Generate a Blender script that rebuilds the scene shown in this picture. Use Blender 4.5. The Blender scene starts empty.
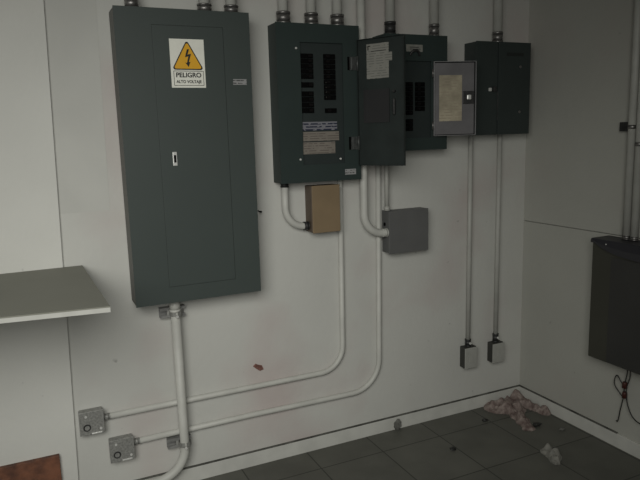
import bpy, bmesh, math, random
from mathutils import Vector, Matrix, noise
random.seed(4)
S = bpy.context.scene
C = S.collection
V = Vector

# ------------------------------------------------------------------ materials
def mat(name, col, rough=.6, metal=0.0, var=0.0, scale=6.0, col2=None, bump=0.0, bscale=60.0, spec=.5):
    m = bpy.data.materials.new(name); m.use_nodes = True
    nt = m.node_tree; b = nt.nodes['Principled BSDF']
    b.inputs['Roughness'].default_value = rough
    b.inputs['Metallic'].default_value = metal
    b.inputs['Specular IOR Level'].default_value = spec
    tc = nt.nodes.new('ShaderNodeNewGeometry')
    c = (*col, 1)
    if col2 is None: col2 = tuple(x * (1 - var) for x in col)
    nz = nt.nodes.new('ShaderNodeTexNoise'); nz.inputs['Scale'].default_value = scale
    nz.inputs['Detail'].default_value = 5
    nt.links.new(tc.outputs['Position'], nz.inputs['Vector'])
    rp = nt.nodes.new('ShaderNodeValToRGB')
    rp.color_ramp.elements[0].position = .35; rp.color_ramp.elements[0].color = (*col2, 1)
    rp.color_ramp.elements[1].position = .65; rp.color_ramp.elements[1].color = c
    nt.links.new(nz.outputs['Fac'], rp.inputs['Fac'])
    nt.links.new(rp.outputs['Color'], b.inputs['Base Color'])
    if bump:
        n2 = nt.nodes.new('ShaderNodeTexNoise'); n2.inputs['Scale'].default_value = bscale
        n2.inputs['Detail'].default_value = 4
        nt.links.new(tc.outputs['Position'], n2.inputs['Vector'])
        bp = nt.nodes.new('ShaderNodeBump'); bp.inputs['Strength'].default_value = bump
        bp.inputs['Distance'].default_value = .01
        nt.links.new(n2.outputs['Fac'], bp.inputs['Height'])
        nt.links.new(bp.outputs['Normal'], b.inputs['Normal'])
    return m

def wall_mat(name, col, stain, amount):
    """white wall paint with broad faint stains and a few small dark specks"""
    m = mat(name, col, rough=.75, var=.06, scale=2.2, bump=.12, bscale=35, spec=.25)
    nt = m.node_tree; b = nt.nodes['Principled BSDF']
    base = b.inputs['Base Color'].links[0].from_socket
    g = nt.nodes.new('ShaderNodeNewGeometry')
    n1 = nt.nodes.new('ShaderNodeTexNoise'); n1.inputs['Scale'].default_value = 1.7; n1.inputs['Detail'].default_value = 3
    nt.links.new(g.outputs['Position'], n1.inputs['Vector'])
    r1 = nt.nodes.new('ShaderNodeMapRange'); r1.inputs['From Min'].default_value = .5; r1.inputs['From Max'].default_value = .72
    r1.inputs['To Max'].default_value = amount
    nt.links.new(n1.outputs['Fac'], r1.inputs['Value'])
    mx = nt.nodes.new('ShaderNodeMixRGB'); mx.inputs['Color2'].default_value = (*stain, 1)
    nt.links.new(r1.outputs['Result'], mx.inputs['Fac']); nt.links.new(base, mx.inputs['Color1'])
    n2 = nt.nodes.new('ShaderNodeTexNoise'); n2.inputs['Scale'].default_value = 16; n2.inputs['Detail'].default_value = 2
    nt.links.new(g.outputs['Position'], n2.inputs['Vector'])
    r2 = nt.nodes.new('ShaderNodeMapRange'); r2.inputs['From Min'].default_value = .735; r2.inputs['From Max'].default_value = .80
    r2.inputs['To Max'].default_value = .45
    nt.links.new(n2.outputs['Fac'], r2.inputs['Value'])
    m2 = nt.nodes.new('ShaderNodeMixRGB'); m2.inputs['Color2'].default_value = (.12, .11, .1, 1)
    nt.links.new(r2.outputs['Result'], m2.inputs['Fac']); nt.links.new(mx.outputs['Color'], m2.inputs['Color1'])
    nt.links.new(m2.outputs['Color'], b.inputs['Base Color'])
    return m

def tile_mat():
    m = mat('floor_tile', (.128, .128, .110), rough=.5, var=.18, scale=5, bump=.05, bscale=20, spec=.3)
    nt = m.node_tree; b = nt.nodes['Principled BSDF']
    base = b.inputs['Base Color'].links[0].from_socket
    g = nt.nodes.new('ShaderNodeNewGeometry')
    mp = nt.nodes.new('ShaderNodeMapping'); mp.inputs['Location'].default_value = (.37, .187, 0)
    nt.links.new(g.outputs['Position'], mp.inputs['Vector'])
    br = nt.nodes.new('ShaderNodeTexBrick'); br.offset = 0; br.squash = 1
    br.inputs['Scale'].default_value = 1; br.inputs['Brick Width'].default_value = .346
    br.inputs['Row Height'].default_value = .372; br.inputs['Mortar Size'].default_value = .0035
    br.inputs['Mortar Smooth'].default_value = .3
    br.inputs['Color1'].default_value = (1, 1, 1, 1); br.inputs['Color2'].default_value = (.9, .9, .9, 1)
    br.inputs['Mortar'].default_value = (.32, .32, .32, 1)
    nt.links.new(mp.outputs['Vector'], br.inputs['Vector'])
    mx = nt.nodes.new('ShaderNodeMixRGB'); mx.blend_type = 'MULTIPLY'; mx.inputs['Fac'].default_value = 1
    nt.links.new(base, mx.inputs['Color1']); nt.links.new(br.outputs['Color'], mx.inputs['Color2'])
    nt.links.new(mx.outputs['Color'], b.inputs['Base Color'])
    return m

def stripe_mat(name, paper, ink, pitch, duty, breakup=40, var=.1):
    """printed sheet whose text is too small to read: fine broken grey lines"""
    m = mat(name, paper, rough=.7, var=var, scale=18, spec=.2)
    nt = m.node_tree; b = nt.nodes['Principled BSDF']
    base = b.inputs['Base Color'].links[0].from_socket
    g = nt.nodes.new('ShaderNodeNewGeometry')
    sp = nt.nodes.new('ShaderNodeSeparateXYZ'); nt.links.new(g.outputs['Position'], sp.inputs[0])
    d = nt.nodes.new('ShaderNodeMath'); d.operation = 'DIVIDE'; d.inputs[1].default_value = pitch
    nt.links.new(sp.outputs['Z'], d.inputs[0])
    f = nt.nodes.new('ShaderNodeMath'); f.operation = 'FRACT'; nt.links.new(d.outputs[0], f.inputs[0])
    l = nt.nodes.new('ShaderNodeMath'); l.operation = 'LESS_THAN'; l.inputs[1].default_value = duty
    nt.links.new(f.outputs[0], l.inputs[0])
    n = nt.nodes.new('ShaderNodeTexNoise'); n.inputs['Scale'].default_value = breakup; n.inputs['Detail'].default_value = 1
    nt.links.new(g.outputs['Position'], n.inputs['Vector'])
    gt = nt.nodes.new('ShaderNodeMath'); gt.operation = 'GREATER_THAN'; gt.inputs[1].default_value = .47
    nt.links.new(n.outputs['Fac'], gt.inputs[0])
    mu = nt.nodes.new('ShaderNodeMath'); mu.operation = 'MULTIPLY'
    nt.links.new(l.outputs[0], mu.inputs[0]); nt.links.new(gt.outputs[0], mu.inputs[1])
    mx = nt.nodes.new('ShaderNodeMixRGB'); mx.inputs['Color2'].default_value = (*ink, 1)
    nt.links.new(mu.outputs[0], mx.inputs['Fac']); nt.links.new(base, mx.inputs['Color1'])
    nt.links.new(mx.outputs['Color'], b.inputs['Base Color'])
    return m

M = {
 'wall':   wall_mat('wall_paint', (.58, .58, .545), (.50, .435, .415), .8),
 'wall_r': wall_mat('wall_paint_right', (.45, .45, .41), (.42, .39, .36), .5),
 'pil':    wall_mat('pilaster_paint', (.66, .66, .62), (.60, .58, .54), .4),
 'base':   mat('baseboard_paint', (.60, .60, .56), .6, var=.12, scale=9, spec=.3),
 'grout':  mat('dark_top_strip', (.15, .15, .135), .9, var=.5, scale=20, spec=.1),
 'grout_d': mat('embossed_dark', (.02, .024, .022), .8, var=.3, scale=60),
 'ceil':   mat('ceiling_paint', (.45, .45, .43), .9, var=.05),
 'floor':  tile_mat(),
 'panel1': mat('panel_paint_slate', (.058, .072, .067), .5, var=.05, scale=3, spec=.35),
 'panel':  mat('panel_paint_green', (.032, .046, .043), .5, var=.08, scale=5, spec=.3),
 'panel4': mat('panel_paint_dark', (.038, .048, .046), .5, var=.1, scale=5, spec=.3),
 'inner':  mat('door_inside_grey', (.028, .036, .034), .55, var=.2, scale=12, spec=.3),
 'inner3': mat('door_inside_lilac_grey', (.17, .165, .17), .5, var=.2, scale=10, spec=.35),
 'rim':    mat('bare_door_rim', (.34, .34, .345), .4, metal=.2, var=.2, scale=20),
 'tub':   mat('panel_tub_grey', (.115, .115, .105), .5, var=.12, scale=6, spec=.3),
 'dead':   mat('dead_front_grey', (.032, .041, .040), .5, var=.1, scale=12, spec=.3),
 'black':  mat('black_plastic', (.002, .002, .002), .6, var=.3, scale=30, spec=.1),
 'toggle': mat('breaker_toggle_black', (.005, .004, .004), .5, var=.3, scale=30, spec=.2),
 'chrome': mat('bright_steel', (.82, .82, .79), .3, metal=.35, var=.1, scale=40),  # pale, barely metallic base: the steel's sparkle is put into the colour
 'galv':   mat('galvanised_steel', (.36, .36, .34), .5, metal=.35, var=.35, scale=110, bump=.15, bscale=140),
 'strut':  mat('strut_steel', (.36, .36, .35), .45, metal=.4, var=.3, scale=40),
 'conn':   mat('connector_steel', (.30, .29, .28), .4, metal=.8, var=.35, scale=50),
 'conn_d': mat('connector_dark', (.06, .06, .06), .5, metal=.5, var=.35, scale=50),
 'pipe':   mat('painted_conduit', (.56, .56, .52), .5, var=.1, scale=14, spec=.4),
 'pipe2':  mat('painted_conduit_grey', (.46, .46, .425), .5, var=.12, scale=14, spec=.4),
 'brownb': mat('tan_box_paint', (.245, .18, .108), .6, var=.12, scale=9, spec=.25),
 'greyb':  mat('grey_box_paint', (.135, .136, .134), .5, var=.1, scale=9, spec=.3),
 'white':  mat('sign_white', (.88, .88, .79), .5, var=.05, scale=30),
 'yellow': mat('sign_yellow', (.82, .43, .015), .5, var=.06, scale=30),
 'ink':    mat('sign_black', (.012, .012, .012), .5, var=.1),
 'label':  stripe_mat('small_printed_label', (.34, .34, .34), (.07, .07, .07), .011, .42, 120),
 'legend1': stripe_mat('legend_blue_white', (.22, .22, .245), (.03, .035, .06), .013, .5, 60),
 'legend2': stripe_mat('legend_cream', (.24, .215, .185), (.14, .12, .105), .011, .35, 60),
 'paper':  stripe_mat('printed_sheet', (.30, .295, .265), (.18, .18, .165), .011, .3, 50),
 'ypaper': stripe_mat('yellowed_sheet', (.47, .42, .31), (.36, .31, .235), .014, .35, 45, var=.35),
 'plate':  mat('nameplate_pale', (.28, .28, .25), .5, var=.25, scale=60),
 'shelf':  mat('shelf_laminate_grey', (.225, .225, .19), .6, var=.06, scale=4, spec=.25),
 'edge':   mat('shelf_edge_white', (.50, .50, .465), .5, var=.08, scale=20),
 'board':  mat('red_brown_board', (.21, .085, .045), .7, scale=16, col2=(.075, .033, .022), bump=.4, bscale=40),
 'rbox':   mat('enclosure_charcoal', (.055, .055, .043), .45, var=.15, scale=3, spec=.3),
 'rcap':   mat('enclosure_black_cap', (.032, .032, .038), .45, var=.15, scale=4, spec=.4),
 'sbox':   mat('socket_box_dark', (.045, .045, .04), .6, var=.2, scale=20),
 'sface':  mat('socket_face_grey', (.40, .40, .37), .5, var=.1, scale=20),
 'cloth':  mat('dusty_pink_cloth', (.33, .275, .25), .95, scale=30, col2=(.15, .11, .10), bump=.4, bscale=50, spec=.1),
 'wpaper': mat('crumpled_white_paper', (.25, .245, .22), .9, var=.3, scale=30, spec=.1),
 'hinge':  mat('worn_hinge', (.085, .09, .088), .45, metal=.2, var=.4, scale=60),
 'wire':   mat('black_wire', (.02, .02, .018), .5, var=.2),
 'red':    mat('red_wire_nut', (.075, .018, .012), .5, var=.3, scale=50),
 'rust':   mat('red_brown_scrap', (.26, .12, .095), .8, var=.5, scale=60),
 'mortar': mat('grey_mortar', (.16, .16, .145), .95, var=.4, scale=40),
}

# ------------------------------------------------------------------ mesh helpers
def new(): return bmesh.new()

def box(bm, x0, x1, y0, y1, z0, z1, bev=0.0, seg=2, T=None):
    r = bmesh.ops.create_cube(bm, size=1)
    vs = r['verts']
    for v in vs:
        v.co = V(((x0+x1)/2 + v.co.x*(x1-x0), (y0+y1)/2 + v.co.y*(y1-y0), (z0+z1)/2 + v.co.z*(z1-z0)))
    es = {e for v in vs for e in v.link_edges}
    out = vs
    if bev:
        rr = bmesh.ops.bevel(bm, geom=list(es), offset=bev, segments=seg, affect='EDGES', profile=.5)
        out = list({v for f in rr['faces'] for v in f.verts} | {v for v in vs if v.is_valid})
    if T:
        for v in out: v.co = T(v.co)
    return bm

def tube(bm, pts, r, n=14, caps=True, r_end=None):
    pts = [V(p) for p in pts]
    rings = []
    prev = None
    for i, p in enumerate(pts):
        a = pts[max(i-1, 0)]; b = pts[min(i+1, len(pts)-1)]
        t = (b-a).normalized()
        if prev is None:
            up = V((0, 0, 1)) if abs(t.z) < .9 else V((1, 0, 0))
            s = t.cross(up).normalized()
        else:
            s = (prev - t*prev.dot(t)).normalized()
        prev = s
        q = t.cross(s)
        rr = r if r_end is None else r + (r_end-r)*i/(len(pts)-1)
        rings.append([bm.verts.new(p + s*rr*math.cos(k*2*math.pi/n) + q*rr*math.sin(k*2*math.pi/n)) for k in range(n)])
    for a, b in zip(rings, rings[1:]):
        for k in range(n):
            f = bm.faces.new((a[k], a[(k+1) % n], b[(k+1) % n], b[k])); f.smooth = True
    if caps:
        bm.faces.new(rings[0][::-1]); bm.faces.new(rings[-1])
    return bm

def rounded(pts, rad, n=8):
    """polyline with its inner corners turned into arcs"""
    pts = [V(p) for p in pts]; out = [pts[0]]
    for a, b, c in zip(pts, pts[1:], pts[2:]):
        u = (a-b).normalized(); w = (c-b).normalized()
        ang = u.angle(w); d = min(rad/math.tan(ang/2), (a-b).length*.95, (c-b).length*.95)
        p, q = b+u*d, b+w*d
        rr = d*math.tan(ang/2)
        ctr = b + (u+w).normalized()*(rr/math.sin(ang/2))
        e0, e1 = p-ctr, q-ctr
        tot = e0.angle(e1)
        for i in range(n+1):
            t = i/n
            out.append(ctr + (e0*math.sin((1-t)*tot) + e1*math.sin(t*tot))/math.sin(tot))
    out.append(pts[-1])
    return out

def smooth_path(pts, n=6):
    pts = [V(p) for p in pts]; out = []
    P = [pts[0]] + pts + [pts[-1]]
    for i in range(1, len(P)-2):
        for k in range(n):
            t = k/n
            a, b, c, d = P[i-1:i+3]
            out.append(.5*((2*b) + (c-a)*t + (2*a-5*b+4*c-d)*t*t + (3*b-a-3*c+d)*t**3))
    out.append(pts[-1]); return out

def prism(bm, pts, y0, y1):
    """outline in x,z extruded along y"""
    a = [bm.verts.new((x, y0, z)) for x, z in pts]; b = [bm.verts.new((x, y1, z)) for x, z in pts]
    bm.faces.new(a); bm.faces.new(b[::-1])
    n = len(pts)
    for i in range(n): bm.faces.new((a[i], b[i], b[(i+1) % n], a[(i+1) % n]))
    bmesh.ops.recalc_face_normals(bm, faces=bm.faces[:])
    return bm

def wloc(o):
    p = V((0, 0, 0))
    while o: p += o.location; o = o.parent
    return p

def obj(name, bm, m, parent=None, origin=None, label=None):
    """links bm (world coordinates) as one mesh object"""
    me = bpy.data.meshes.new(name)
    bmesh.ops.recalc_face_normals(bm, faces=bm.faces[:])
    base = wloc(parent) if parent else V((0, 0, 0))
    org = V(origin) if origin is not None else (base if parent else V((0, 0, 0)))
    for v in bm.verts: v.co -= org
    bm.to_mesh(me); bm.free()
    me.materials.append(M[m] if isinstance(m, str) else m)
    o = bpy.data.objects.new(name, me); C.objects.link(o)
    o.location = org - base
    if parent: o.parent = parent
    if label: o['label'] = label
    return o

def thing(name, label, cat, loc, group=None):
    o = bpy.data.objects.new(name, None); C.objects.link(o); o.location = loc
    o.empty_display_size = .05
    return tag(o, label, cat, group)

def tag(o, label, cat, group=None):
    o['label'] = label; o['category'] = cat
    if group: o['group'] = group
    return o

def struct(name, bm, m):
    o = obj(name, bm, m); o['kind'] = 'structure'; return o

def text_bm(s, size, x, y, z, width=None):
    cu = bpy.data.curves.new('lettering', 'FONT'); cu.body = s; cu.size = size
    cu.align_x = 'CENTER'; cu.align_y = 'CENTER'; cu.extrude = .0004; cu.offset = size*.026
    t = bpy.data.objects.new('lettering', cu); C.objects.link(t)
    dg = bpy.context.evaluated_depsgraph_get()
    me = bpy.data.meshes.new_from_object(t.evaluated_get(dg))
    bpy.data.objects.remove(t); bpy.data.curves.remove(cu)
    bm = new(); bm.from_mesh(me); bpy.data.meshes.remove(me)
    xs = [v.co.x for v in bm.verts]; k = width/(max(xs)-min(xs)) if width else 1
    for v in bm.verts: v.co = V((x + v.co.x*k, y - v.co.z, z + v.co.y))
    return bm

def merge(*bms):
    out = new()
    for b in bms:
        me = bpy.data.meshes.new('t'); b.to_mesh(me); b.free(); out.from_mesh(me); bpy.data.meshes.remove(me)
    return out

# ------------------------------------------------------------------ the setting
H = 2.75
XL, YF = -5.2, -4.6
struct('floor', box(new(), XL, .12, YF, .12, -.1, 0), 'floor')
struct('wall_back', box(new(), XL, .12, 0, .12, 0, H), 'wall')
bm = new()                                   # the right wall, with the open joint that runs along it at 1.07 m
box(bm, 0, .12, YF, 0, 0, 1.069); box(bm, 0, .12, YF, 0, 1.074, H); box(bm, .012, .12, YF, 0, 1.06, 1.08)
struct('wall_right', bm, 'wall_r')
struct('ceiling', box(new(), XL, .12, YF, .12, H, H+.1), 'ceil')
# shallow pilaster at the left and the rougher strip of plaster beside it
bm = new(); prism(bm, [(-3.3, 0), (-2.491, 0), (-2.428, H), (-3.3, H)], -.014, 0)
struct('wall_left_pilaster', bm, 'pil').name = 'wall_left'
bm = new(); prism(bm, [(-2.461, 1.306), (-2.262, 1.306), (-2.24, H), (-2.429, H)], -.0012, 0)
struct('trim_1', bm, mat('old_plaster', (.565, .565, .53), .8, var=.06, scale=4, spec=.2))
o = struct('baseboard_back', box(new(), -2.486, -.012, -.012, 0, 0, .072, .002), 'base')
obj('top_line', box(new(), -2.486, -.012, -.0125, 0, .072, .0765), 'grout', o)  # thin dark strip along the top of the baseboard
o = struct('baseboard_right', box(new(), -.012, 0, YF, 0, 0, .072, .002), 'base')
obj('top_line', box(new(), -.0125, 0, -.70, 0, .072, .0765), 'grout', o)

# ------------------------------------------------------------------ panel pieces
def enclosure(root, m, x0, x1, z0, z1, d, cover_t=.004):
    """steel tub with folded front edge, plus a thin cover plate outline in front"""
    bm = new(); box(bm, x0, x1, -d+cover_t+.001, 0, z0, z1, .003)
    return obj('enclosure', bm, m, root)

def frame_plate(bm, x0, x1, z0, z1, ox0, ox1, oz0, oz1, y0, y1):
    out = [(x0, z0), (x1, z0), (x1, z1), (x0, z1)]; inn = [(ox0, oz0), (ox1, oz0), (ox1, oz1), (ox0, oz1)]
    g = []
    for y in (y0, y1):
        g.append(([bm.verts.new((x, y, z)) for x, z in out], [bm.verts.new((x, y, z)) for x, z in inn]))
    for i in range(4):
        j = (i+1) % 4
        for (o_, n_) in g: bm.faces.new((o_[i], o_[j], n_[j], n_[i]))
        bm.faces.new((g[0][0][i], g[0][0][j], g[1][0][j], g[1][0][i]))
        bm.faces.new((g[0][1][i], g[0][1][j], g[1][1][j], g[1][1][i]))
    return bm

def screw(root, x, y, z, r=.006):
    bm = new(); tube(bm, [(x, y, z), (x, y-.003, z), (x, y-.0045, z)], r, 12, r_end=r*.6)
    return obj('screw', bm, 'chrome', root)

PG = 'electrical panels mounted on the back wall'
# ---- large closed panel at the left
p1 = thing('electrical_cabinet', 'large tall slate-grey closed electrical panel with yellow danger sign', 'electrical cabinet', (-1.93, -.065, .907), PG)
x0, x1, z0, z1, d = -2.203, -1.657, .907, 2.104, .13
enclosure(p1, 'tub', x0, x1, z0, z1, d)
dx0, dx1, dz0, dz1 = -2.062, -1.772, .975, 2.041
obj('cover', frame_plate(new(), x0-.002, x1+.002, z0-.002, z1+.002, dx0-.0009, dx1+.0009, dz0-.0009, dz1+.0009, -d, -d+.004), 'panel1', p1)
door1 = obj('door', box(new(), dx0, dx1, -d+.0002, -d+.004, dz0, dz1, .0008), 'panel1', p1)
bm = new(); box(bm, -2.013, -1.995, -d-.004, -d, 1.483, 1.54, .002)
lt = obj('latch', bm, 'chrome', door1, label='bright steel latch on the panel door')
bm = new(); box(bm, -2.009, -2.0, -d-.0075, -d-.004, 1.497, 1.527, .001); obj('latch_slide', bm, 'black', p1)
sg = obj('warning_sign', box(new(), -1.997, -1.856, -d-.0012, -d+.0002, 1.798, 1.99), 'white', p1, label='white high-voltage warning sticker')
def tri(cx, z0_, z1_, hw, rr):
    P = [V((cx-hw, 0, z0_)), V((cx+hw, 0, z0_)), V((cx, 0, z1_))]
    loop = P + P[:2]; out = []
    for a, b, c in zip(loop, loop[1:], loop[2:]):
        out += rounded([a, b, c], rr, 5)[1:-1]
    return [(v.x, v.z) for v in out]
obj('triangle_border', prism(new(), tri(-1.9265, 1.869, 1.988, .066, .008), -d-.0018, -d-.0012), 'ink', sg)
obj('warning_triangle', prism(new(), tri(-1.9265, 1.8735, 1.979, .0585, .006), -d-.0024, -d-.0018), 'yellow', sg, label='yellow warning triangle')
bolt = [(-1.927, 1.949), (-1.934, 1.919), (-1.9235, 1.923), (-1.929, 1.898), (-1.934, 1.900), (-1.9245, 1.883), (-1.918, 1.903),
        (-1.923, 1.901), (-1.915, 1.933), (-1.926, 1.929), (-1.9205, 1.949)]
bolt = [(-1.9258 + (x+1.9258)*1.35, 1.913 + (z-1.914)*1.06) for x, z in bolt]
obj('lightning_bolt', prism(new(), bolt, -d-.003, -d-.0024), 'ink', sg)
obj('text_frame', frame_plate(new(), -1.987, -1.863, 1.806, 1.865, -1.985, -1.865, 1.808, 1.863, -d-.0017, -d-.0012), 'ink', sg)
obj('lettering', merge(text_bm('PELIGRO', .026, -1.9255, -d-.0016, 1.8475, .104), text_bm('ALTO VOLTAJE', .0165, -1.9255, -d-.0016, 1.8215, .104)), 'ink', sg)
obj('printed_label', box(new(), -1.738, -1.678, -d-.001, -d+.0002, 1.811, 1.834), 'label', p1)

# ---- breakers shared by the two open panels
brk0 = None
def breaker(root, cx, cz, w, h, y, side):
    global brk0
    if brk0 is None:
        b = new(); box(b, -.5, .5, -.006, 0, -.46, .46)
        t = new(); box(t, -.16, .16, -.014, -.006, -.24, .24)
        brk0 = (b, t)
        mb = bpy.data.meshes.new('circuit_breaker'); b.to_mesh(mb); mb.materials.append(M['black'])
        mt = bpy.data.meshes.new('toggle'); t.to_mesh(mt); mt.materials.append(M['toggle'])
        brk0 = (mb, mt)
    o = bpy.data.objects.new('circuit_breaker', brk0[0]); C.objects.link(o); o.parent = root
    o.location = V((cx, y, cz)) - wloc(root); o.scale = (w, 1, h)
    t = bpy.data.objects.new('toggle', brk0[1]); C.objects.link(t); t.parent = o; t.location = (side*.2, 0, 0)
    return o

# ---- second panel: cover opening with breakers, door swung out to the right
p2 = thing('electrical_cabinet', 'open electrical panel showing black breakers above white legend strips', 'electrical cabinet', (-1.325, -.05, 1.379), PG)
x0, x1, z0, z1, d = -1.523, -1.115, 1.379, 2.079, .10
bm = new()                                   # open-fronted tub
box(bm, x0, x1, -.006, 0, z0, z1)
box(bm, x0, x0+.003, -d+.004, -.006, z0, z1); box(bm, x1-.003, x1, -d+.004, -.006, z0, z1)
box(bm, x0+.003, x1-.003, -d+.004, -.006, z0, z0+.003); box(bm, x0+.003, x1-.003, -d+.004, -.006, z1-.003, z1)
obj('enclosure', bm, 'panel', p2)
ox0, ox1, oz0, oz1 = -1.412, -1.200, 1.457, 2.0
obj('cover', frame_plate(new(), x0-.002, x1+.002, z0-.002, z1+.002, ox0, ox1, oz0, oz1, -d, -d+.004), 'panel', p2)
DY = -.088
bm = new(); frame = box(bm, ox0-.02, ox1+.02, DY, DY+.003, oz0-.02, oz1+.02)
obj('dead_front', bm, 'dead', p2)
# left column 5 + 1 + 4, right column 9 + 1
W = .058
for (cx, zt, zb, n, sd) in [(-1.3765, 1.953, 1.841, 5, 1), (-1.3775, 1.828, 1.803, 1, 1), (-1.378, 1.788, 1.69, 4, 1),
                            (-1.265, 1.953, 1.748, 9, -1), (-1.263, 1.712, 1.689, 1, -1)]:
    h = (zt-zb)/n
    for k in range(n): breaker(p2, cx, zt-h*(k+.5), W, h*.98, DY-.0005, sd)
for k in range(4):
    obj('breaker_mark', box(new(), -1.286, -1.280, DY-.0085, DY-.006, 1.823-k*.0218, 1.829-k*.0218), 'plate', p2)
obj('legend_strip', box(new(), -1.407, -1.231, DY-.0015, DY, 1.612, 1.651), 'legend1', p2, label='blue and white printed strip')
obj('legend_strip', box(new(), -1.406, -1.223, DY-.003, DY, 1.564, 1.606), 'legend2', p2, label='cream printed strip')
obj('legend_strip', box(new(), -1.407, -1.243, DY-.0015, DY, 1.505, 1.559), 'legend2', p2, label='cream printed sheet')
for (sx, sz) in ((-1.431, 1.973), (-1.427, 1.483), (-1.222, 1.478)): screw(p2, sx, -d, sz)
obj('printed_label', box(new(), -1.2, -1.142, -d-.001, -d+.0002, 1.402, 1.428), 'label', p2)

def hinge_door(root, m, hx, hy, fx, fy, za, zb, flange=.012, inner='inner', rim=None):
    """sheet-metal door: local u runs from the hinge to the free edge, n faces the visible inner side"""
    w = math.hypot(fx-hx, fy-hy); ux, uy = (fx-hx)/w, (fy-hy)/w
    nx, ny = (uy, -ux)
    if nx > 0 and ny > 0: nx, ny = -nx, -ny
    if ny > 0: nx, ny = -nx, -ny
    T = lambda p: V((hx + ux*p.x + nx*p.y, hy + uy*p.x + ny*p.y, p.z))
    bm = new()
    box(bm, 0, w, -.0018, 0, za, zb, T=T)
    bm2 = new()
    box(bm2, 0, .0022, 0, flange, za, zb, T=T); box(bm2, w-.0022, w, 0, flange, za, zb, T=T)
    box(bm2, .0022, w-.0022, 0, flange, za, za+.0022, T=T); box(bm2, .0022, w-.0022, 0, flange, zb-.0022, zb, T=T)
    if rim:
        dr = obj('door', bm, inner, root)
        obj('door_rim', bm2, rim, dr)
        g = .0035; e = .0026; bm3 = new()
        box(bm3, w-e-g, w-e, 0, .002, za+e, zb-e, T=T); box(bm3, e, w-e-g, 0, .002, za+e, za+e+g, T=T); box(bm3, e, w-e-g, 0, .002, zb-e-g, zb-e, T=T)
        obj('rim_shade', bm3, 'black', dr)  # black strips painting the shade line just inside the rim
    else:
        dr = obj('door', merge(bm, bm2), inner, root)
    return dr, T, w

d2, T2, w2 = hinge_door(p2, 'panel', -1.122, -.104, -1.003, -.318, 1.443, 2.017)
obj('printed_sheet', box(new(), .047, .163, 0, .0012, 1.838, 1.993, T=T2), 'paper', d2, label='pale printed sheet taped inside the door')
obj('sheet_mark', merge(box(new(), .053, .058, .0012, .0018, 1.965, 1.985, T=T2), box(new(), .058, .068, .0012, .0018, 1.981, 1.985, T=T2), box(new(), .07, .148, .0012, .0018, 1.958, 1.961, T=T2)), 'ink', d2)
obj('sheet_tape', box(new(), .163, .18, 0, .001, 1.912, 1.95, T=T2), 'paper', d2)
bm = new()                                   # pressed document pocket, with its raised border
box(bm, .03, .165, 0, .003, 1.64, 1.79, T=T2); box(bm, .03, .165, .003, .0055, 1.64, 1.646, T=T2); box(bm, .03, .036, .003, .0055, 1.646, 1.79, T=T2); box(bm, .159, .165, .003, .0055, 1.646, 1.79, T=T2)
obj('document_pocket', bm, mat('pocket_grey', (.036, .036, .037), .5, var=.1, spec=.3), d2)
bm = new(); box(bm, .187, .197, 0, .014, 1.672, 1.745, .003, T=T2); tube(bm, [T2(V((.192, 0, 1.776))), T2(V((.192, .012, 1.776)))], .006, 10)
obj('latch', bm, 'conn_d', d2)
for hz in (1.912, 1.548):
    bm = new(); tube(bm, [(-1.128, -.108, hz-.033), (-1.128, -.108, hz+.033)], .0055, 10)
    box(bm, -1.165, -1.128, -.103, -.1, hz-.03, hz+.03)
    box(bm, -1.159, -1.143, -.106, -.1, hz-.03, hz+.03, .002)
    obj('hinge', bm, 'hinge', p2)
    obj('hinge_slot', box(new(), -1.176, -1.164, -.1006, -.0995, hz-.03, hz+.03), 'black', p2)

# ---- third panel: smaller, opening half hidden by the swung door of its neighbour
p3 = thing('electrical_cabinet', 'smaller open electrical panel whose lilac-grey door carries a yellowed sheet', 'electrical cabinet', (-.806, -.055, 1.504), PG)
x0, x1, z0, z1, d = -.984, -.628, 1.504, 2.05, .115
bm = new()
box(bm, x0, x1, -.006, 0, z0, z1)
box(bm, x0, x0+.003, -d+.004, -.006, z0, z1); box(bm, x1-.003, x1, -d+.004, -.006, z0, z1)
box(bm, x0+.003, x1-.003, -d+.004, -.006, z0, z0+.003); box(bm, x0+.003, x1-.003, -d+.004, -.006, z1-.003, z1)
obj('enclosure', bm, 'panel', p3)
ox0, ox1, oz0, oz1 = -.935, -.722, 1.563, 1.93
obj('cover', frame_plate(new(), x0-.002, x1+.002, z0-.002, z1+.002, ox0, ox1, oz0, oz1, -d, -d+.004), 'panel', p3)
DY = -d+.012
obj('dead_front', box(new(), ox0-.02, ox1+.02, DY, DY+.003, oz0-.02, oz1+.02), 'dead', p3)
for (cx, w, zt, zb, n, sd) in [(-.852, .055, 1.831, 1.674, 7, 1), (-.852, .055, 1.655, 1.597, 3, 1), (-.782, .054, 1.831, 1.692, 6, -1)]:
    h = (zt-zb)/n
    for k in range(n): breaker(p3, cx, zt-h*(k+.5), w, h*.98, DY-.0005, sd)
pl = obj('nameplate', box(new(), -.866, -.772, -d-.0012, -d, 1.972, 2.005), 'plate', p3, label='small pale nameplate above the opening')
bm = new(); box(bm, -.845, -.795, -d-.0018, -d-.0012, 1.991, 1.994); box(bm, -.845, -.785, -d-.0018, -d-.0012, 1.983, 1.985)
obj('plate_print', bm, 'ink', pl)
bm = new(); tube(bm, smooth_path([(-.845, -d, 1.955), (-.835, -d-.008, 1.972), (-.818, -d-.012, 1.978), (-.8, -d-.008, 1.972), (-.79, -d, 1.955)]), .006, 8)
obj('pull_ring', bm, 'conn_d', p3)
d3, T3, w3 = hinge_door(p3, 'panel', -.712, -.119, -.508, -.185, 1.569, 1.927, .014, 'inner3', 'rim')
obj('printed_sheet', box(new(), .03, .146, 0, .0012, 1.64, 1.862, T=T3), 'ypaper', d3, label='yellowed printed sheet inside the door')
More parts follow.
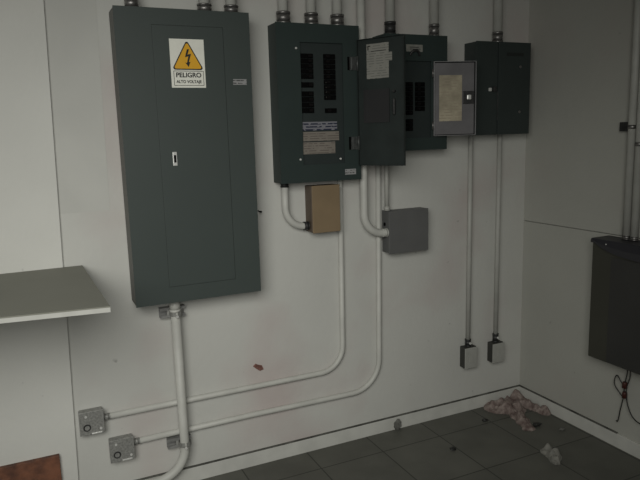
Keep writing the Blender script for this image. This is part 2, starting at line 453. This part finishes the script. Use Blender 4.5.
bm = new(); box(bm, .15, .206, 0, .006, 1.722, 1.784, .002, T=T3); obj('latch_plate', bm, 'conn_d', d3)
bm = new(); box(bm, .168, .19, .006, .016, 1.742, 1.766, .004, T=T3); obj('latch', bm, 'chrome', d3, label='bright steel latch')
for hz in (1.872, 1.62):
    bm = new(); tube(bm, [(-.716, -.122, hz-.02), (-.716, -.122, hz+.02)], .005, 10)
    obj('hinge', bm, 'conn', p3)

# ---- fourth panel: small closed box at the right
p4 = thing('electrical_cabinet', 'small closed near-black electrical panel, rightmost on the back wall', 'electrical cabinet', (-.255, -.05, 1.567), PG)
x0, x1, z0, z1, d = -.434, -.078, 1.567, 2.036, .10
enclosure(p4, 'panel4', x0, x1, z0, z1, d)
bm = new(); box(bm, -.290, x1+.002, -d-.002, -d+.004, z0-.002, z1+.002, .0015); obj('door', bm, 'panel4', p4)
bm = new(); box(bm, x0-.002, -.2965, -d, -d+.004, z0-.002, z1+.002, .001); obj('cover', bm, 'panel4', p4)
bm = new(); box(bm, -.2955, -.2925, -d-.0035, -d+.002, 1.64, 1.79); obj('door_edge', bm, 'hinge', p4)
bm = new(); box(bm, -.357, -.34, -d-.012, -d, 1.787, 1.806, .004); obj('latch', bm, 'chrome', p4, label='bright steel latch')
bm = new(); box(bm, -.33, -.308, -d-.012, -d, 1.785, 1.812, .003); obj('latch_keeper', bm, 'conn_d', p4)
for hz in (1.914, 1.681):
    bm = new(); tube(bm, [(-.147, -d-.002, hz), (-.147, -d-.006, hz)], .007, 12); obj('rivet', bm, 'conn', p4)
bm = new(); box(bm, -.24, -.125, -d-.0026, -d-.002, 1.968, 1.985); obj('embossed_plate', bm, 'grout_d', p4)

# ------------------------------------------------------------------ conduits
CG = 'painted conduits on the walls'
def conduit(label, pts, r, m='pipe', rad=None, conns=(), straps=(), n=16, smooth=False):
    """conns: (point a, point b, radius, material) collars; straps: (x, z, horizontal?)"""
    t = thing('conduit', label, 'conduit', pts[-1], CG)
    path = rounded(pts, rad, 10) if rad else (smooth_path(pts) if smooth else pts)
    obj('pipe', tube(new(), path, r, n), m, t)
    for (a, b, cr, cm) in conns:
        a, b = V(a), V(b); u = (b-a)
        bm = new()
        tube(bm, [a, a+u*.18], cr*1.1, 10); tube(bm, [a+u*.18, a+u*.8], cr, 18)
        tube(bm, [a+u*.8, b], cr*1.05, 18)
        obj('connector', bm, cm, t)
    for s in straps:
        obj('strap', s, 'galv', t)
    return t

def vcollar(x, y, za, zb, r, m='conn'): return ((x, y, za), (x, y, zb), r, m)

# into the top of the big panel
zt = 2.1065
for x, who, r, y in ((-2.122, 'leftmost of three entering the top of the large sign panel', .021, -.065),
                     (-1.826, 'middle of three entering the top of the large sign panel', .023, -.065),
                     (-1.710, 'rightmost of three entering the top of the large sign panel', .023, -.065)):
    conduit('pale conduit, ' + who, [(x, y, H), (x, y, zt+.02)], r, 'pipe', conns=[vcollar(x, y, zt, zt+.036 if r > .022 else zt+.045, r*1.28)])
zt = 2.0815
for x, who in ((-1.466, 'leftmost of three'), (-1.330, 'middle of three'), (-1.198, 'rightmost of three')):
    conduit('pale conduit, %s entering the top of the breaker panel with legend strips' % who, [(x, -.05, H), (x, -.05, zt+.02)], .0225, 'pipe',
            conns=[vcollar(x, -.05, zt, zt+.052, .0305)])
zt = 2.0525
conduit('pale painted conduit in a dark collar on top of the smaller open panel', [(-.917, -.055, H), (-.917, -.055, zt+.02)], .0235, 'pipe2', conns=[vcollar(-.917, -.055, zt, zt+.062, .0265, 'conn_d')])
conduit('pale painted conduit in a bright steel collar on top of the smaller open panel', [(-.663, -.055, H), (-.663, -.055, zt+.02)], .0225, 'pipe2', conns=[vcollar(-.663, -.055, zt, zt+.062, .025)])
conduit('pale painted conduit entering the top of the small near-black panel', [(-.258, -.05, H), (-.258, -.05, 2.058)], .0235, 'pipe2', conns=[vcollar(-.258, -.05, 2.0385, 2.094, .0265)])
# the one that drops between two panels and curves into the grey box
conduit('pale conduit dropping behind the swung panel door and curving into the grey box', [(-1.074, -.052, H), (-1.074, -.052, 1.096), (-.958, -.052, 1.096)], .0194, 'pipe', rad=.105,
        conns=[((-.9455, -.052, 1.096), (-.972, -.052, 1.096), .0205, 'pipe')])
conduit('short thin conduit from the smaller open panel down to the top of the grey box', [(-.933, -.035, 1.5), (-.933, -.035, 1.21)], .011, 'pipe2', conns=[vcollar(-.933, -.035, 1.2055, 1.226, .014, 'pipe2')])
conduit('short curved conduit from the legend-strip panel into the tan box', [(-1.484, -.035, 1.374), (-1.484, -.035, 1.166), (-1.38, -.035, 1.166)], .0165, 'pipe', rad=.095,
        conns=[((-1.3695, -.035, 1.166), (-1.394, -.035, 1.166), .02, 'conn_d'), ((-1.484, -.035, 1.3765), (-1.484, -.035, 1.356), .019, 'conn_d')])
# long runs along the wall
conduit('upper of two thin wall conduits, rising to the legend-strip panel', [(-2.352, -.0155, .409), (-1.75, -.0155, .409), (-1.192, -.0155, .408), (-1.186, -.0155, 1.37)], .0132, 'pipe', rad=.125,
        conns=[((-2.3595, -.0155, .409), (-2.336, -.0155, .409), .0139, 'galv'), vcollar(-1.186, -.0155, 1.3765, 1.345, .014, 'pipe')], n=12)
conduit('lower of two thin wall conduits, rising left of the grey box', [(-2.238, -.0155, .266), (-1.7, -.0155, .269), (-.980, -.0155, .262), (-.969, -.0155, 1.498)], .0132, 'pipe', rad=.16,
        conns=[((-2.2445, -.0155, .266), (-2.22, -.0155, .266), .0139, 'galv')], n=12)
# thick riser below the big panel
riser = conduit('thick pale conduit dropping from the large sign panel and bending left near the floor', [(-2.031, -.055, .875), (-2.028, -.055, .072), (-2.46, -.055, .066)], .0205, 'pipe', rad=.135,
        conns=[vcollar(-2.031, -.055, .9035, .845, .0235, 'pipe')])
def strut(z, x0, x1, label):
    bm = new(); h = .023
    box(bm, x0, x1, -.003, 0, z-h, z+h); box(bm, x0, x1, -.033, -.003, z+h-.003, z+h); box(bm, x0, x1, -.033, -.003, z-h, z-h+.003)
    box(bm, x0, x1, -.033, -.030, z+h-.013, z+h-.003); box(bm, x0, x1, -.033, -.030, z-h+.003, z-h+.013)
    t = obj('strut_channel', bm, 'strut', riser, label=label)
    for s in (-1, 1):
        b = new(); cx = -2.029
        pts = [(cx+s*.034, -.034, z), (cx+s*.0245, -.036, z), (cx+s*.0235, -.06, z), (cx+s*.017, -.073, z), (cx+s*.004, -.0785, z)]
        prev = None
        for (a, c) in zip(pts, pts[1:]):
            for zz in (0,):
                vs = [b.verts.new((a[0], a[1], z-.011)), b.verts.new((c[0], c[1], z-.011)), b.verts.new((c[0], c[1], z+.011)), b.verts.new((a[0], a[1], z+.011))]
                b.faces.new(vs)
        bmesh.ops.remove_doubles(b, verts=b.verts[:], dist=.0001)
        bmesh.ops.solidify(b, geom=b.faces[:], thickness=.0018)
        obj('clamp', b, 'galv', t)
    b = new(); tube(b, [(-2.029, -.079, z-.011+.002), (-2.029, -.089, z-.011+.002)], .006, 8); obj('clamp_bolt', b, 'chrome', t)
strut(.838, -2.092, -1.982, 'steel strut channel clamping the thick conduit just below the large panel')
strut(.223, -2.100, -1.994, 'steel strut channel clamping the thick conduit near its floor bend')
# to the two little boxes
for x, who, rr in ((-.405, 'left', .0125), (-.209, 'right', .0125)):
    t = conduit('thin conduit, %s of two dropping from the near-black panel to small wall boxes' % who, [(x, -.026, 1.562), (x-.004, -.026, .43)], rr, 'pipe2',
            conns=[((x-.004, -.026, .3965 if who == 'left' else .3885), (x-.004, -.026, .438), .0165, 'conn_d')], n=12)
    obj('set_screw', tube(new(), [(x-.004, -.042, .418), (x-.004, -.05, .418)], .0065, 10), 'chrome', t)
# right wall pair
for y, who, r in ((-.715, 'nearer the corner', .0185), (-.757, 'farther from the corner', .0175)):
    t = conduit('pale conduit on the right wall above the enclosure, %s' % who, [(-.035, y, H), (-.035, y, 1.07)], r, 'pipe2',
                conns=[vcollar(-.035, y, 1.0665, 1.085, r*1.01, 'conn')])
    if who[0] == 'n':
        obj('wall_clip', box(new(), -.03, 0, y+.019, y+.075, 1.568, 1.61, .003), 'conn_d', t)
    bm = new()
    tube(bm, [(-.035, y, 1.578 if who[0] == 'n' else 1.5), (-.035, y, 1.596 if who[0] == 'n' else 1.518)], r*1.08, 16)
    obj('clip_band', bm, 'conn', t)

# ------------------------------------------------------------------ boxes on the wall
b = thing('junction_box', 'tan square junction box hanging below the legend-strip panel', 'junction box', (-1.292, -.04, 1.132))
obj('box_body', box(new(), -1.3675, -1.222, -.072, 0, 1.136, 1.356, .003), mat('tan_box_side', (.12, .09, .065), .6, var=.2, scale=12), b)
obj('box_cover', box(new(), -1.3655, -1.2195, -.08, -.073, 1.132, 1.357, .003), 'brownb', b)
b = thing('junction_box', 'grey square junction box on the wall below the smaller open panel', 'junction box', (-.825, -.03, .985))
obj('box_body', box(new(), -.9435, -.711, -.068, 0, .99, 1.203, .003), 'greyb', b)
obj('box_cover', box(new(), -.9445, -.709, -.074, -.0685, .986, 1.204, .002), 'greyb', b)
bm = new(); tube(bm, [(-.9435, -.03, 1.135), (-.9465, -.03, 1.135)], .009, 12); obj('knockout', bm, 'black', b)

def pull_box(x0, x1, z0, z1, label):
    b = thing('conduit_box', label, 'junction box', ((x0+x1)/2, 0, z0), 'galvanised boxes at the left end of the thin conduits')
    obj('box_body', box(new(), x0+.002, x1-.002, -.042, 0, z0+.002, z1-.002, .005), 'galv', b)
    obj('box_cover', box(new(), x0, x1, -.046, -.0425, z0, z1, .0015), 'galv', b)
    cx, cz = x0+.03, z0+.034
    bm = new(); tube(bm, [(cx, -.046, cz), (cx, -.0475, cz)], .016, 20); k = obj('knockout', bm, 'conn_d', b); bm = new(); tube(bm, [(cx, -.0475, cz), (cx, -.0495, cz)], .010, 18); obj('knockout_disc', bm, 'galv', k)
    for (sx, sz) in ((x0+.028, z1-.02), (x1-.016, z0+.022)):
        bm = new(); tube(bm, [(sx, -.046, sz), (sx, -.0495, sz)], .0055, 10); obj('screw', bm, 'chrome', b)
    bm = new(); box(bm, x1-.055, x1-.012, -.05, -.046, z0+.002, z0+.008, .001); obj('cover_lip', bm, 'chrome', b)
    return b
pull_box(-2.464, -2.363, .355, .459, 'galvanised steel box ending the upper thin conduit, against the pilaster')
pull_box(-2.352, -2.248, .203, .306, 'galvanised steel box ending the lower thin conduit')

for x0_, x1_, z0_, z1_, who in ((-.445, -.365, .273, .396, 'left'), (-.25, -.171, .271, .388, 'right')):
    b = thing('outlet_box', 'small pale-faced box at the foot of the %s thin conduit near the corner' % who, 'outlet box', ((x0_+x1_)/2, 0, z0_), 'small boxes below the near-black panel')
    obj('box_body', box(new(), x0_, x1_, -.044, 0, z0_+.002, z1_, .003), 'sbox', b)
    obj('face_plate', box(new(), x0_, x1_+.004, -.05, -.0445, z0_, z1_-.004, .002), 'sface', b)
    bm = new(); box(bm, (x0_+x1_)/2-.012, (x0_+x1_)/2+.012, -.0525, -.05, z0_+.035, z0_+.085, .001); obj('rocker', bm, 'sface', b)

# ------------------------------------------------------------------ left: shelf board and brown board
sh = thing('wall_shelf', 'wide grey-topped shelf board with white edge, left of the large panel', 'shelf', (-2.85, -.04, 1.07))
def slab(bm, pts, z0, z1):
    a = [bm.verts.new((x, y, z0)) for x, y in pts]; c = [bm.verts.new((x, y, z1)) for x, y in pts]
    bm.faces.new(a[::-1]); bm.faces.new(c); n = len(pts)
    for i in range(n): bm.faces.new((a[i], a[(i+1) % n], c[(i+1) % n], c[i]))
    return bm
sp = [(-3.5, -.6), (-2.372, -.755), (-2.392, -.0145), (-3.5, -.0145)]
obj('shelf_top', slab(new(), sp, 1.083, 1.087), 'shelf', sh)
obj('shelf_core', slab(new(), sp, 1.068, 1.0828), 'edge', sh, label='white edged core of the board')
bd = obj('board', box(new(), -3.15, -2.553, -.036, -.0145, 0, .289, .002), 'board', origin=(-2.85, -.05, 0))
tag(bd, 'mottled red-brown board standing against the wall at bottom left', 'board')

# ------------------------------------------------------------------ right: enclosure and wires
rb = thing('electrical_enclosure', 'charcoal enclosure with bowed black top, mounted on the right wall', 'enclosure', (-.06, -.9, .465))
obj('enclosure_body', box(new(), -.112, 0, -1.22, -.59, .465, 1.045, .004), 'rbox', rb)
bm = new()                                   # black cap whose lower lip bows down across the front
N = 24; y0_, y1_ = -.588, -1.222
prof = []
for i in range(N+1):
    t = i/N; y = y0_ + (y1_-y0_)*t
    lip = 1.043 - .052*(math.sin(math.pi*min(max((t-.06)/.88, 0), 1)))**.55
    bulge = .006 + .012*math.sin(math.pi*t)**.6
    prof.append([bm.verts.new((0, y, 1.064)), bm.verts.new((-.119, y, 1.063)), bm.verts.new((-.119-bulge, y, (lip+1.06)/2)), bm.verts.new((-.117-bulge, y, lip)), bm.verts.new((-.113, y, lip)), bm.verts.new((-.113, y, 1.0465)), bm.verts.new((0, y, 1.0465))])
for a, c in zip(prof, prof[1:]):
    for k in range(7): bm.faces.new((a[k], a[(k+1) % 7], c[(k+1) % 7], c[k]))
bm.faces.new(prof[0]); bm.faces.new(prof[-1][::-1])
obj('enclosure_cap', bm, 'rcap', rb, label='black bowed cap')
screw(rb, -.128, -.68, 1.045, .004)['label'] = 'small cap screw'
obj('front_reflection', box(new(), -.1132, -.1118, -1.19, -.70, .468, .985, .0005), mat('front_reflection_dark', (.040, .040, .038), .45, var=.1, spec=.35), rb)  # flush darker sheet painting in the reflection gradient across the front

wr = thing('cable', 'loose black wires with red connectors hanging below the charcoal enclosure', 'cable', (-.05, -.74, .465))
P = lambda u, z, x=-.03: (x, u, z)
obj('wire', tube(new(), smooth_path([(-.05, -.765, .4655), P(-.756, .42), P(-.748, .37), P(-.742, .345), P(-.72, .365), P(-.70, .385), P(-.687, .36), P(-.69, .33), P(-.72, .30), P(-.742, .285)]), .0028, 8), 'wire', wr)
obj('wire', tube(new(), smooth_path([P(-.744, .34), P(-.742, .29), P(-.735, .25), P(-.727, .21), P(-.722, .175), P(-.716, .15), P(-.705, .148, -.025)]), .0028, 8), 'wire', wr)
obj('wire', tube(new(), smooth_path([(-.05, -.785, .4655), P(-.772, .40), P(-.757, .34), P(-.76, .285), P(-.775, .24), P(-.80, .205), P(-.84, .19), P(-.90, .2), P(-.93, .26), P(-.935, .36), (-.05, -.93, .4655)]), .0028, 8), 'wire', wr)
for z, u in ((.352, -.746), (.302, -.748)):
    bm = new(); tube(bm, [(-.03, u, z+.014), (-.03, u, z+.008), (-.03, u, z-.016)], .010, 10, r_end=.013); obj('wire_nut', bm, 'red', wr, label='dark red wire connector')

# ------------------------------------------------------------------ rubbish on the floor
def seg_d(p, a, b):
    ab = b-a; t = max(0, min(1, (p-a).dot(ab)/ab.length_squared)); return (p-(a+ab*t)).length
def crumple(spines, res, hmax, zfun, x0, x1, y0, y1, seed):
    """a thrown-down heap: height field over capsules with folded ridges, closed below"""
    nx, ny = int((x1-x0)/res), int((y1-y0)/res)
    hh = {}
    for i in range(nx+1):
        for j in range(ny+1):
            p = V((x0+i*res, y0+j*res))
            m = max(1 - seg_d(p, V(a), V(b))/r for a, b, r in spines)
            q = V((p.x*18, p.y*18, seed))
            m += .35*noise.noise(q)
            if m > .08:
                fold = abs(noise.noise(q*1.1+V((3, 1, 0))))*.9 + abs(noise.noise(q*2.3))*.3
                hh[i, j] = max(.004, hmax*min(1, m*1.5)*(.30+1.1*fold))
    bm = new(); top = {}; bot = {}
    for (i, j), h in hh.items():
        jx = .35*res*noise.noise(V((i*.9, j*.9, seed))); 
        x, y = min(x0+i*res+jx, x1), min(y0+j*res+jx, y1)
        top[i, j] = bm.verts.new((x, y, h)); bot[i, j] = bm.verts.new((x, y, .0005))
    edge = {}
    for (i, j) in hh:
        q = [(i, j), (i+1, j), (i+1, j+1), (i, j+1)]
        if all(k in hh for k in q):
            f = bm.faces.new([top[k] for k in q]); f.smooth = False
            bm.faces.new([bot[k] for k in q[::-1]])
            for a, b in zip(q, q[1:]+q[:1]): edge[a, b] = 1
    for (a, b) in edge:
        if (b, a) not in edge: bm.faces.new((top[b], top[a], bot[a], bot[b]))
    bmesh.ops.delete(bm, geom=[v for v in bm.verts if not v.link_faces], context='VERTS')
    return bm
sp_ = [((-.23, -.055), (-.05, -.05), .07), ((-.23, -.09), (-.15, -.14), .06), ((-.17, -.14), (-.245, -.34), .045), ((-.06, -.06), (-.035, -.24), .04)]
o = obj('crumpled_cloth', crumple(sp_, .0065, .05, None, -.32, -.014, -.40, -.014, 2.3), 'cloth', origin=(-.17, -.12, 0))
o['kind'] = 'thing'; tag(o, 'dusty pink crumpled cloth heaped on the floor in the corner', 'cloth')
o = obj('crumpled_paper', crumple([((-.345, -.575), (-.36, -.64), .038), ((-.37, -.63), (-.385, -.67), .028)], .006, .045, None, -.46, -.27, -.75, -.48, 7.1), 'wpaper', origin=(-.36, -.62, 0))
o['kind'] = 'thing'; tag(o, 'crumpled off-white scrap of paper lying on the floor tiles', 'paper')
def chip(name, label, cat, x, y, s, m, seed, flat=.4):
    bm = new(); bmesh.ops.create_icosphere(bm, subdivisions=2, radius=1)
    for v in bm.verts:
        k = 1 + .45*noise.noise(v.co*1.7+V((seed, 0, 0)))
        v.co = V((v.co.x*s*k, v.co.y*s*.65*k, max(0, (v.co.z*flat*k+flat*.8))*s))
    for v in bm.verts: v.co += V((x, y, .0004))
    o = obj(name, bm, m, origin=(x, y, 0)); o['kind'] = 'thing'; return tag(o, label, cat, 'dark debris on the floor')
chip('scrap', 'small black scrap on the floor below the small boxes', 'debris', -.392, -.16, .018, 'wire', 1)
chip('scrap', 'small black scrap on the floor beside the tail of the pink cloth', 'debris', -.187, -.34, .026, 'wire', 2)
chip('scrap', 'lone small black scrap on the floor farthest from the corner', 'debris', -.744, -.339, .020, 'wire', 3)
chip('scrap', 'dull grey scrap on the floor near the right baseboard', 'debris', -.105, -.438, .018, 'mortar', 4)
bm = new(); bmesh.ops.create_icosphere(bm, subdivisions=3, radius=1)
for v in bm.verts:
    k = 1 + .35*noise.noise(v.co*2.1)
    v.co = V((-.868 + v.co.x*.022*k, min(-.0125, -.016 + v.co.y*.014*k), max(.0005, .028 + v.co.z*.032*k)))
o = obj('mortar_lump', bm, 'mortar', origin=(-.868, -.015, 0)); o['kind'] = 'thing'; tag(o, 'grey lump of dirt stuck to the back baseboard', 'debris')
bm = new(); prism(bm, [(-1.668, .506), (-1.655, .517), (-1.646, .511), (-1.624, .503), (-1.617, .483), (-1.636, .479), (-1.652, .491)], -.006, -.0005)
o = obj('wall_scrap', bm, 'rust', origin=(-1.645, 0, .497)); tag(o, 'small red-brown scrap stuck on the wall above the thin conduits', 'scrap')
bm = new(); tube(bm, [(-1.606, 0, 1.252), (-1.604, -.03, 1.250)], .003, 8); tube(bm, [(-1.604, -.03, 1.25), (-1.604, -.032, 1.25)], .005, 8)
o = obj('nail', bm, 'black', origin=(-1.606, 0, 1.252)); tag(o, 'dark nail sticking out of the wall right of the large panel', 'nail')

# ------------------------------------------------------------------ light, sky and camera
w = bpy.data.worlds.new('World'); S.world = w; w.use_nodes = True
w.node_tree.nodes['Background'].inputs['Color'].default_value = (.93, .95, .90, 1)
w.node_tree.nodes['Background'].inputs['Strength'].default_value = .085
def area(name, loc, target, sx, sy, power, col):
    l = bpy.data.lights.new(name, 'AREA'); l.shape = 'RECTANGLE'; l.size = sx; l.size_y = sy; l.energy = power; l.color = col
    o = bpy.data.objects.new(name, l); C.objects.link(o); o.location = loc
    o.rotation_euler = (V(target)-V(loc)).to_track_quat('-Z', 'Y').to_euler(); return o
area('left_area_lamp', (-3.05, -2.8, 2.05), (-1.75, 0, .5), 2.0, 1.4, 17.5, (1, .995, .94)).data.spread = math.radians(90)  # unseen area lamp in mid-room, aimed at the back wall; no doorway modelled

S.view_settings.view_transform = 'Standard'; S.view_settings.look = 'None'
S.view_settings.gamma = 1; S.view_settings.exposure = 0; S.view_settings.use_curve_mapping = False

f, yaw, pit, rol = 631.83, .435278, .167763, -.028637
fw = V((math.sin(yaw)*math.cos(pit), math.cos(yaw)*math.cos(pit), -math.sin(pit)))
rt = V((math.cos(yaw), -math.sin(yaw), 0)); up = rt.cross(fw)
c, s = math.cos(rol), math.sin(rol)
r2, u2 = c*rt + s*up, -s*rt + c*up
cam = bpy.data.cameras.new('Camera'); cam.sensor_width = 36; cam.lens = f/640*36; cam.clip_start = .05
co = bpy.data.objects.new('Camera', cam); C.objects.link(co)
mm = Matrix((r2, u2, -fw)).transposed().to_4x4(); mm.translation = V((-2.5791, -2.76298, 1.6))
co.matrix_world = mm
S.camera = co
